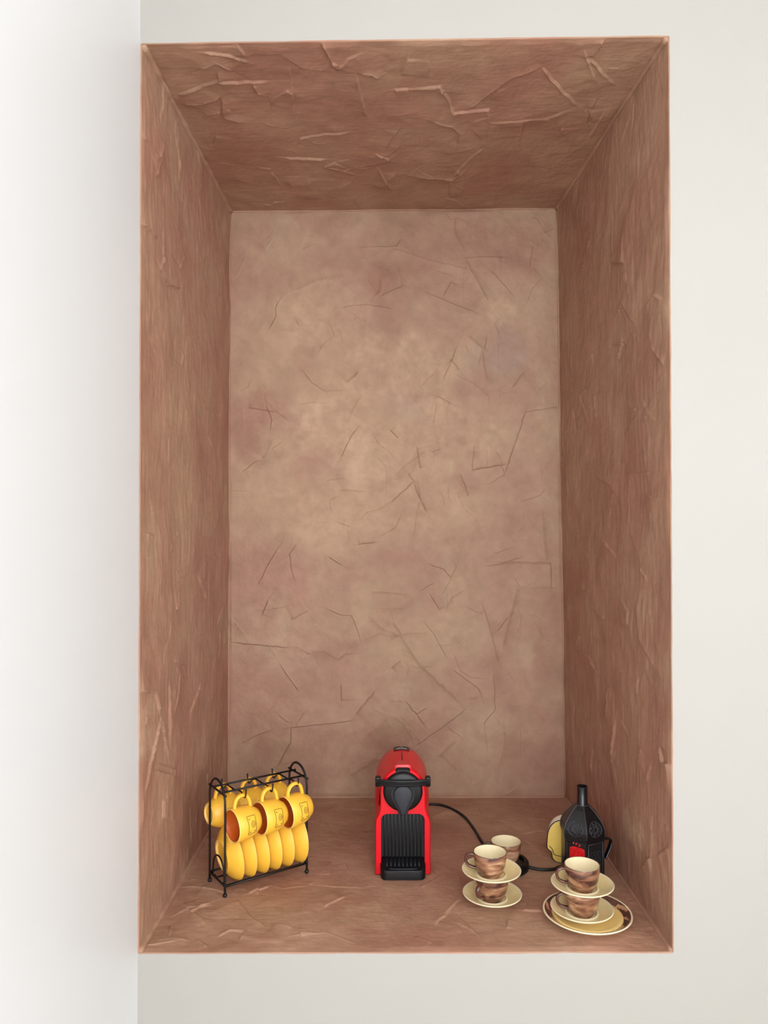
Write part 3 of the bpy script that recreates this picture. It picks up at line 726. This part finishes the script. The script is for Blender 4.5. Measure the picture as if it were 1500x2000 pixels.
# lever strap bowing across the front
bm = bmesh.new()
NS = 28; secl = []
prof = [(0.0, 0.0068), (-0.0035, 0.0062), (-0.0045, 0.0040), (-0.0024, 0.0022), (-0.0024, 0.0006), (-0.0046, -0.0016), (-0.0044, -0.0050), (-0.0030, -0.0066), (0.0, -0.0068)]
for i in range(NS + 1):
    f = -1 + 2 * i / NS; x = 0.0565 * f; yb = -0.0165 + 0.0150 * abs(f) ** 2.2
    secl.append([bm.verts.new((x, yb + a, 0.1995 - 0.0015 * f * f + b)) for a, b in prof] )
n = len(prof)
for a, b in zip(secl, secl[1:]):
    for k in range(n): bm.faces.new((a[k], a[(k + 1) % n], b[(k + 1) % n], b[k]))
bm.faces.new(secl[0]); bm.faces.new(secl[-1])
lv = from_bm('lever', bm, cm, ('black',), angle=35)
for s in (-1, 1):
    bm = bmesh.new(); add_box(bm, (min(s * 0.0475, s * 0.0585), -0.0055, 0.1875), (max(s * 0.0475, s * 0.0585), 0.010, 0.2085), 0.003, 3)
    from_bm('lever_pivot', bm, lv, ('black',), angle=40)
# capsule slot cover and its red hood
bm = bmesh.new()
def capsect(w, z0, z1): return [(w, z0), (w, z1 - 0.004), (w - 0.002, z1 - 0.001), (w - 0.006, z1), (-w + 0.006, z1), (-w + 0.002, z1 - 0.001), (-w, z1 - 0.004), (-w, z0)]
loft(bm, [(-0.0035, capsect(0.0145, 0.214, 0.2235)), (0.0, capsect(0.0152, 0.214, 0.2262)), (0.016, capsect(0.0155, 0.214, 0.2295))])
from_bm('capsule_slot', bm, cm, ('lantern_dark',), angle=40)
bm = bmesh.new()
loft(bm, [(0.0035, capsect(0.0150, 0.218, 0.2298)), (0.0045, capsect(0.0172, 0.218, 0.2318)), (0.0100, capsect(0.0178, 0.218, 0.2325)), (0.030, capsect(0.0150, 0.218, 0.2292)), (0.050, capsect(0.0100, 0.218, 0.2280))])
from_bm('slot_hood', bm, cm, ('red',), angle=50)
def top_z(y): 
    ys = [s[0] for s in secs]; zs = [s[1][24][1] for s in secs]
    return float(np.interp(y, ys, [max(z for _, z in s[1]) for s in secs]))
bm = bmesh.new()
poly = [(0.0, 0.042), (0.0011, 0.052), (0.0010, 0.070), (0.0004, 0.102), (-0.0005, 0.102), (-0.0010, 0.070), (-0.0010, 0.052)]
lo = [bm.verts.new((x, y, top_z(y) - 0.0005)) for x, y in poly]; hi = [bm.verts.new((x, y, top_z(y) + 0.0006)) for x, y in poly]
bm.faces.new(hi)
for i in range(len(poly)): bm.faces.new((lo[i], lo[(i + 1) % len(poly)], hi[(i + 1) % len(poly)], hi[i]))
from_bm('seam_slit', bm, cm, ('lantern_dark',), smooth=False)
# curved black badge with silver lettering
bm = bmesh.new(); NB = 14; rows = []
for y in (0.110, 0.120, 0.130, 0.140, 0.150):
    rows.append([bm.verts.new((0.0505 * math.sin(a), y, top_z(y) - 0.0505 + 0.0512 * math.cos(a))) for a in [(-0.36 + 0.72 * k / NB) for k in range(NB + 1)]])
for ra, rb in zip(rows, rows[1:]):
    for k in range(NB): bm.faces.new((ra[k], ra[k + 1], rb[k + 1], rb[k]))
g = bmesh.ops.extrude_face_region(bm, geom=list(bm.faces))
bmesh.ops.translate(bm, vec=(0, 0, 0.0009), verts=[v for v in g['geom'] if isinstance(v, bmesh.types.BMVert)])
bd = from_bm('badge', bm, cm, ('black',), angle=40)
def lettering(name, txt, size, parent, y, mk):
    cu = bpy.data.curves.new(name, 'FONT'); cu.body = txt; cu.size = size; cu.align_x = 'CENTER'; cu.align_y = 'CENTER'; cu.extrude = 0.0003
    tmp = bpy.data.objects.new(name, cu); COL.objects.link(tmp)
    dg = bpy.context.evaluated_depsgraph_get(); me = bpy.data.meshes.new_from_object(tmp.evaluated_get(dg))
    bpy.data.objects.remove(tmp)
    for v in me.vertices:
        a = v.co.x / 0.0505; yy = y + v.co.y * 1.6
        v.co = Vector((0.0512 * math.sin(a), yy, top_z(yy) - 0.0505 + 0.0512 * math.cos(a) + 0.0010 + v.co.z))
    return link_mesh(name, me, parent, (mk,), smooth=False)
lettering('lettering', 'NESPRESSO', 0.0048, bd, 0.1165, 'silver')
lettering('lettering', 'N', 0.0080, bd, 0.1330, 'silver')
# ribbed back panel and drip tray
bm = bmesh.new()
pn = [(-WN + 0.0003, 0.003), (-WN + 0.0003, HN - RN)] + [(-WN + RN - RN * math.cos(PI / 2 * k / 6), HN - RN + RN * math.sin(PI / 2 * k / 6)) for k in range(1, 7)]
pn = pn + [(-x, z) for x, z in pn[::-1]]
add_prism(bm, pn, 0.014, 0.036)
gp = from_bm('grille_panel', bm, cm, ('lantern_dark',), smooth=False)
rib = None
for k in range(11):
    x = -0.0385 + 0.0077 * k
    if rib is None:
        bm = bmesh.new(); add_box(bm, (-0.0018, 0.0085, 0.034), (0.0018, 0.0145, 0.1255), 0.0011, 2)
        rib = from_bm('rib', bm, gp, ('black',), angle=40); o = rib
    else:
        o = rib.copy(); COL.objects.link(o); o.parent = gp
    o.location = (x, 0, 0)
bm = bmesh.new()
tw = 0.0478
def tray_sec(y, z, w): return (y, [(w, 0.002), (w, z - 0.003), (w - 0.003, z), (-w + 0.003, z), (-w, z - 0.003), (-w, 0.002)])
loft(bm, [tray_sec(-0.0255, 0.0185, 0.0360), tray_sec(-0.0250, 0.0205, 0.0390), tray_sec(-0.0225, 0.0218, 0.0425), tray_sec(-0.0170, 0.0232, 0.0460), tray_sec(-0.006, 0.0265, tw - 0.0003), tray_sec(-0.0005, 0.0285, tw - 0.0001), tray_sec(0.010, 0.0325, WN - 0.0005), tray_sec(0.014, 0.034, WN - 0.0005)])
tray = from_bm('drip_tray', bm, cm, ('black',), angle=40)
for k in range(9):
    x = -0.034 + 0.0085 * k; bm = bmesh.new()
    add_tube(bm, [(x, -0.012, 0.0246), (x, 0.010, 0.0331)], 0.0014, 6)
    from_bm('grate_bar', bm, tray, ('black_soft',))
bm = bmesh.new(); add_tube(bm, [(0.030 * f, -0.0215 + 0.002 * f * f, 0.0226) for f in [i / 8 for i in range(-8, 9)]], 0.0012, 6); from_bm('tray_lip', bm, tray, ('black_soft',))
# mains cord lying on the plaster
def cord(name, pts, parent, r=0.0034):
    bm = bmesh.new(); add_tube(bm, spline(pts, 8), r, 10); return from_bm(name, bm, parent, ('rubber',))
CZ = 0.0052
cw = [(0.075, 0.563, 0.020), (0.082, 0.600, 0.012), (0.100, 0.655, CZ), (0.131, 0.680, CZ), (0.168, 0.665, CZ), (0.2060, 0.602, CZ), (0.2235, 0.520, CZ), (0.2330, 0.443, CZ), (0.2430, 0.395, CZ), (0.2600, 0.3715, CZ)]
cord('power_cord', [Vector(p) - Vector((MX, 0.289, 0)) for p in cw], cm)

# ------------------------------------------------------------------ round black base, brown cups, cream saucers, plate
FBX, FBY = 0.2690, 0.321
fb = thing('frother_base', (FBX, FBY, 0.0012), 0, 'round black electric base under a brown cup, behind the left cup stack', 'appliance base')
bm = bmesh.new()
add_lathe(bm, [(0, 0), (0.0465, 0), (0.0485, 0.002), (0.0488, 0.0075), (0.0478, 0.0080), (0.0478, 0.0090), (0.0488, 0.0095), (0.0482, 0.0150), (0.0455, 0.0178), (0.0415, 0.0185), (0.0395, 0.0172), (0.0390, 0.0120), (0, 0.0120)], 56)
from_bm('disc', bm, fb, ('black',), angle=40)
cwr = [(0.3150, 0.3150, 0.0060), (0.3250, 0.3095, CZ), (0.3370, 0.3045, CZ), (0.3530, 0.3025, CZ), (0.3700, 0.3060, CZ), (0.3800, 0.3130, CZ), (0.3990, 0.3210, CZ), (0.4700, 0.3350, CZ), (0.4880, 0.4200, CZ), (0.4860, 0.5200, CZ)]
cord('power_cord', [Vector(p) - Vector((FBX, FBY, 0.0012)) for p in cwr], fb)

def make_cup():
    root = thing('coffee_cup', (0, 0, 0))
    prof = [(0, 0.003), (0.0165, 0.003), (0.0172, 0), (0.0202, 0), (0.0212, 0.003), (0.0262, 0.010), (0.0300, 0.021), (0.0320, 0.034), (0.0330, 0.0455), (0.0326, 0.0465), (0.0316, 0.0458),
            (0.0306, 0.034), (0.0287, 0.021), (0.0248, 0.011), (0.018, 0.006), (0, 0.005)]
    mi = [0] * 8 + [2, 2] + [1] * 5
    bm = bmesh.new(); add_lathe(bm, prof, 56, mi)
    from_bm('body', bm, root, ('brown', 'cream_in', 'handle_brown'), angle=50)
    bm = bmesh.new()
    P = [(0.0305, 0, 0.0385), (0.0390, 0, 0.0395), (0.0465, 0, 0.0350), (0.0480, 0, 0.0270), (0.0440, 0, 0.0185), (0.0350, 0, 0.0140), (0.0265, 0, 0.0125)]
    add_tube(bm, spline(P, 5), 0.0028, 10, ry=0.0042)
    from_bm('handle', bm, root, ('handle_brown',))
    return root
def make_saucer():
    prof = [(0, 0.003), (0.019, 0.003), (0.0198, 0), (0.0228, 0), (0.024, 0.0028), (0.040, 0.0075), (0.0545, 0.0138), (0.0580, 0.0160), (0.0582, 0.0172), (0.0570, 0.0180),
            (0.0535, 0.0166), (0.040, 0.0106), (0.0305, 0.0072), (0.0290, 0.0086), (0.0272, 0.0086), (0.0258, 0.0056), (0.0228, 0.0050), (0, 0.0050)]
    mi = [0] * 9 + [0] + [1, 1, 0, 0, 2, 1, 1]
    bm = bmesh.new(); add_lathe(bm, prof, 64, mi)
    return from_bm('saucer', bm, None, ('cream_edge', 'cream_top', 'plate_well'), angle=50)
cup0 = make_cup(); sc0 = make_saucer(); used = {'c': 0, 's': 0}
def put_cup(x, y, z, ang, label):
    o = cup0 if not used['c'] else copy_tree(cup0); used['c'] = 1
    o.location = (x, y, z); o.rotation_euler = (0, 0, math.radians(ang)); tag(o, label, 'cup', 'brown glazed coffee cups')
def put_saucer(x, y, z, ang, label, tilt=0):
    o = sc0 if not used['s'] else copy_tree(sc0); used['s'] = 1
    o.location = (x, y, z); o.rotation_euler = (math.radians(tilt), 0, math.radians(ang)); tag(o, label, 'saucer', 'cream saucers of the cup stacks')
STK = 0.0050 + 0.0465 - 0.0054
LX, LY, FZ = 0.2180, 0.177, 0.0010
put_saucer(LX + 0.0005, LY, FZ, 0, 'bottom cream saucer of the left stack, resting on the clay shelf')
put_cup(LX, LY, FZ + 0.005, 226, 'brown cup sandwiched between the two saucers of the left stack')
put_saucer(LX - 0.001, LY, FZ + STK, 40, 'upper cream saucer of the left stack')
put_cup(LX - 0.0035, LY + 0.001, FZ + STK + 0.005, 172, 'top brown cup of the left stack, handle to the left')
put_cup(FBX, FBY, 0.0012 + 0.0120, 172, 'brown cup standing on the round black base behind the left stack')
PX, PY = 0.3865, 0.104
dp = thing('side_plate', (PX, PY, 0.0010), 0, 'wide plate with dark brown brushed rim under the right cup stack', 'plate')
prof = [(0, 0.002), (0.046, 0.002), (0.047, 0), (0.051, 0), (0.053, 0.003), (0.070, 0.0090), (0.0805, 0.0150), (0.0820, 0.0168), (0.0812, 0.0182),
        (0.0785, 0.0176), (0.0765, 0.0166), (0.0745, 0.0156), (0.0725, 0.0146), (0.0705, 0.0136), (0.0680, 0.0122), (0.0660, 0.0112), (0.0640, 0.0098)]
def rimmat(i, k, seg):
    a = 360.0 * k / seg
    if i >= 9:
        for c, wd, r0 in ((12, 11, 11), (62, 6, 12), (118, 8, 10), (160, 7, 11), (205, 14, 12), (258, 9, 13), (305, 13, 12), (338, 5, 13)):
            if abs((a - c - (i - 11) * 3 + 180) % 360 - 180) < wd * (1 - 0.28 * abs(i - r0)): return 2
        return 1
    return 0
bm = bmesh.new(); add_lathe(bm, prof, 240, matfn=rimmat); from_bm('rim', bm, dp, ('cream_edge', 'plate_rim', 'plate_dash'), angle=50)
bm = bmesh.new(); add_lathe(bm, [(0.0655, 0.0095), (0.0652, 0.0118), (0.0640, 0.0124), (0.0560, 0.0098), (0.045, 0.0072), (0.030, 0.0062), (0, 0.0060)], 96); from_bm('well', bm, dp, ('plate_well',), angle=50)
SX, SY, SZ = PX - 0.0095, PY + 0.002, 0.0010 + 0.0068
put_saucer(SX, SY, SZ, 15, 'lower cream saucer of the right stack, lying on the brown-rimmed plate')
put_cup(SX + 0.0005, SY, SZ + 0.005, 184, 'lower brown cup of the right stack, carrying the upper saucer')
put_saucer(SX + 0.0010, SY, SZ + STK, 70, 'upper cream saucer of the right stack, in front of the black lantern')
put_cup(SX + 0.0005, SY, SZ + STK + 0.005, 182, 'top brown cup of the right stack, in front of the black lantern')

# ------------------------------------------------------------------ black tin lantern
LNX, LNY = 0.4210, 0.270
ln = thing('lantern', (LNX, LNY, 0.0012), 0, 'black hexagonal tin lantern with tube chimney and a red glass panel', 'lantern')
A0 = math.radians(-90 - 4)                    # one arris towards the viewer
def hexring(bm, R, z): return [bm.verts.new((R * math.cos(A0 + k * PI / 3), R * math.sin(A0 + k * PI / 3), z)) for k in range(6)]
def hexloft(bm, prof):
    rings = [hexring(bm, R, z) for R, z in prof]
    for a, b in zip(rings, rings[1:]):
        for k in range(6): bm.faces.new((a[k], a[(k + 1) % 6], b[(k + 1) % 6], b[k]))
    bm.faces.new(rings[0]); bm.faces.new(rings[-1])
BODY = [(0.0500, 0.0), (0.0500, 0.006), (0.0460, 0.008), (0.0460, 0.0935), (0.0475, 0.0950), (0.0475, 0.0985)]
DOME = [(0.0475, 0.0985), (0.0482, 0.1040), (0.0480, 0.1110), (0.0460, 0.1180), (0.0415, 0.1265), (0.0330, 0.1370), (0.0230, 0.1475), (0.0145, 0.1550), (0.0130, 0.1560)]
bm = bmesh.new(); hexloft(bm, BODY); from_bm('body', bm, ln, ('lantern',), smooth=False)
bm = bmesh.new(); hexloft(bm, DOME); dome = from_bm('dome', bm, ln, ('lantern',), smooth=False)
bm = bmesh.new(); add_lathe(bm, [(0.0125, 0.1550), (0.0108, 0.1570), (0.0106, 0.1910), (0.0112, 0.1915), (0.0112, 0.1935), (0.0092, 0.1935), (0.0090, 0.170), (0, 0.170)], 28)
from_bm('chimney', bm, ln, ('lantern',), angle=40)
def Rz(z, prof): return float(np.interp(z, [p[1] for p in prof], [p[0] for p in prof]))
def face_pt(k, s, z, prof, out=0.0):
    R = Rz(z, prof); a, b = A0 + k * PI / 3, A0 + (k + 1) * PI / 3
    p = Vector((math.cos(a), math.sin(a), 0)) * R; q = Vector((math.cos(b), math.sin(b), 0)) * R
    m = (p + q).normalized()
    return p.lerp(q, 0.5 + s / 2) + m * out + Vector((0, 0, z))
for k in range(6):                            # raised arrises
    bm = bmesh.new()
    add_tube(bm, [face_pt(k, -1, z, DOME, 0.0) for _, z in DOME], 0.0009, 6)
    from_bm('arris', bm, dome, ('lantern_line',))
bm = bmesh.new(); add_tube(bm, [face_pt(k, -1, 0.1556, DOME) for k in range(6)], 0.0008, 6, closed=True); from_bm('collar', bm, dome, ('lantern_line',))
for k in (5, 0, 1):                           # rosettes with shade-dark discs on the dome, grilles on the body
    def rp(a, r): return face_pt(k, 0.66 * r * math.cos(a), 0.1165 + 0.0145 * r * math.sin(a), DOME, 0.0006)
    bm = bmesh.new(); add_tube(bm, [rp(2 * PI * i / 28, 1) for i in range(28)], 0.0007, 5, closed=True)
    add_tube(bm, [rp(2 * PI * i / 16, 0.28) for i in range(16)], 0.0006, 5, closed=True)
    for j in range(8):
        a = 2 * PI * j / 8
        add_tube(bm, [rp(a, 0.28), rp(a + 0.2, 0.62), rp(a + PI / 8, 0.98)], 0.0006, 5); add_tube(bm, [rp(a, 0.28), rp(a - 0.2, 0.62), rp(a - PI / 8, 0.98)], 0.0006, 5)
    from_bm('rosette', bm, dome, ('lantern_line',))
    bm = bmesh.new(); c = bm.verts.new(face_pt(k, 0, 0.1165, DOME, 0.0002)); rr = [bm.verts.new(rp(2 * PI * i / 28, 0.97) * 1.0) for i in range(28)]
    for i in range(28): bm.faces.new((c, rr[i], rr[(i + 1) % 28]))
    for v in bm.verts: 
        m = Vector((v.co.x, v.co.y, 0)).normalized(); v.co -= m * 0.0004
    from_bm('rosette_hole_shade', bm, dome, ('lantern_dark',), smooth=False)  # flat dark disc painted in place of the shaded hole
    bp = lambda s, z, o=0.0006: face_pt(k, s, z, BODY, o)
    bm = bmesh.new()
    fr = [bp(-0.82, 0.014), bp(0.82, 0.014), bp(0.82, 0.0880), bp(-0.82, 0.0880)]
    for i in range(4): add_tube(bm, [fr[i], fr[(i + 1) % 4]], 0.0009, 6)
    from_bm('panel_frame', bm, ln, ('lantern_line' if k != 5 else 'lantern',))
    bm = bmesh.new(); q = [bm.verts.new(bp(s, z, 0.0003)) for s, z in ((-0.78, 0.016), (0.78, 0.016), (0.78, 0.086), (-0.78, 0.086))]; bm.faces.new(q)
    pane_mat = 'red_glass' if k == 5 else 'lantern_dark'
    if k == 5:
        bm.free(); bm = bmesh.new()
        # arched red pane seen through the pierced left face
        pts = [(-0.55, 0.016), (0.84, 0.016)] + [(0.145 + 0.695 * math.cos(PI * i / 12), 0.0735 + 0.0075 * max(0.0, math.sin(PI * i / 12)) ** 0.5) for i in range(13)]
        f0 = [bm.verts.new(bp(s, z, 0.0004)) for s, z in pts]; f1 = [bm.verts.new(bp(s, z, 0.0014)) for s, z in pts]
        bm.faces.new(f1)
        for i in range(len(pts)): bm.faces.new((f0[i], f0[(i + 1) % len(pts)], f1[(i + 1) % len(pts)], f1[i]))
        for s, z in ((-0.20, 0.0875), (0.06, 0.0870), (0.34, 0.0845)): add_ball(bm, bp(s, z, 0.0), 0.0022, 8)
    pn_ = from_bm('pane', bm, ln, (pane_mat,), smooth=False)
    if k == 5: pn_['label'] = 'red glass pane'
    bm = bmesh.new()
    for i in range(1, 4):
        for j in range(1, 5):
            s0, z0 = -0.78 + 0.39 * i, 0.016 + 0.0128 * j
            
            add_tube(bm, [bp(s0 + 0.15 * math.cos(t), z0 + 0.0050 * math.sin(t), 0.0015 if k == 5 else 0.0006) for t in [2 * PI * q_ / 10 for q_ in range(10)]], 0.0004, 4, closed=True)
    from_bm('filigree', bm, ln, ('red_glass' if k == 5 else 'lantern_line',))
# little latch on the left arris and bent strap handle on the right
bm = bmesh.new(); add_box(bm, (-0.0480, -0.026, 0.044), (-0.0425, -0.021, 0.058), 0.0012, 2); from_bm('latch', bm, ln, ('lantern',), angle=40)
bm = bmesh.new(); add_tube(bm, spline([(0.038, -0.016, 0.088), (0.050, -0.012, 0.089), (0.0565, -0.010, 0.0830), (0.0520, -0.012, 0.068), (0.0420, -0.016, 0.050)], 5), 0.0022, 10, ry=0.0060); from_bm('handle', bm, ln, ('lantern',))

# ------------------------------------------------------------------ skull-shaped ornament behind the lantern
SKX, SKY, TH = 0.4055, 0.338, 0.028
sk = thing('skull_ornament', (SKX, SKY, 0.0012), math.radians(-18), 'yellow skull-shaped ceramic ornament with white edge, half hidden behind lantern', 'ornament')
raw = [(0, 0.0965), (0.012, 0.0955), (0.023, 0.0915), (0.0325, 0.0840), (0.0390, 0.0735), (0.0425, 0.0620), (0.0440, 0.0480), (0.0445, 0.0350), (0.0425, 0.0270), (0.0360, 0.0230), (0.0335, 0.0170), (0.0325, 0.0090), (0.0260, 0.0020), (0.0180, 0.0)]
half = [(p.x, p.z) for p in spline([(x, 0, z) for x, z in raw], 3)]
half = [(x, max(z, 0.0)) for x, z in half]
outl = half + [(-x, z) for x, z in half[::-1][:-1]]
bm = bmesh.new(); add_prism(bm, outl, 0.0, TH, inset=0.0018); from_bm('body', bm, sk, ('skull_white',), angle=50)
def shrink(poly, cx, cz, d):
    out = []
    for x, z in poly:
        v = Vector((x - cx, z - cz)); out.append((cx + v.x * (1 - d / max(v.length, 1e-4)), cz + v.y * (1 - d / max(v.length, 1e-4))))
    return out
fc = shrink(outl, 0, 0.045, 0.0026)
bm = bmesh.new(); add_prism(bm, fc, -0.0012, 0.002); from_bm('face', bm, sk, ('skull_yellow',), smooth=False)
bm = bmesh.new(); add_tube(bm, [(x, -0.0006, z) for x, z in shrink(outl, 0, 0.045, 0.0010)], 0.0011, 6, closed=True)
from_bm('outline', bm, sk, ('outline',))
bm = bmesh.new()
for s in (-1, 1): add_tube(bm, spline([(s * 0.0385, -0.0014, 0.0350), (s * 0.0320, -0.0014, 0.0290), (s * 0.0290, -0.0014, 0.0200), (s * 0.0240, -0.0014, 0.0165), (s * 0.010, -0.0014, 0.0155)], 4), 0.0008, 6)
from_bm('jaw_line', bm, sk, ('outline',))
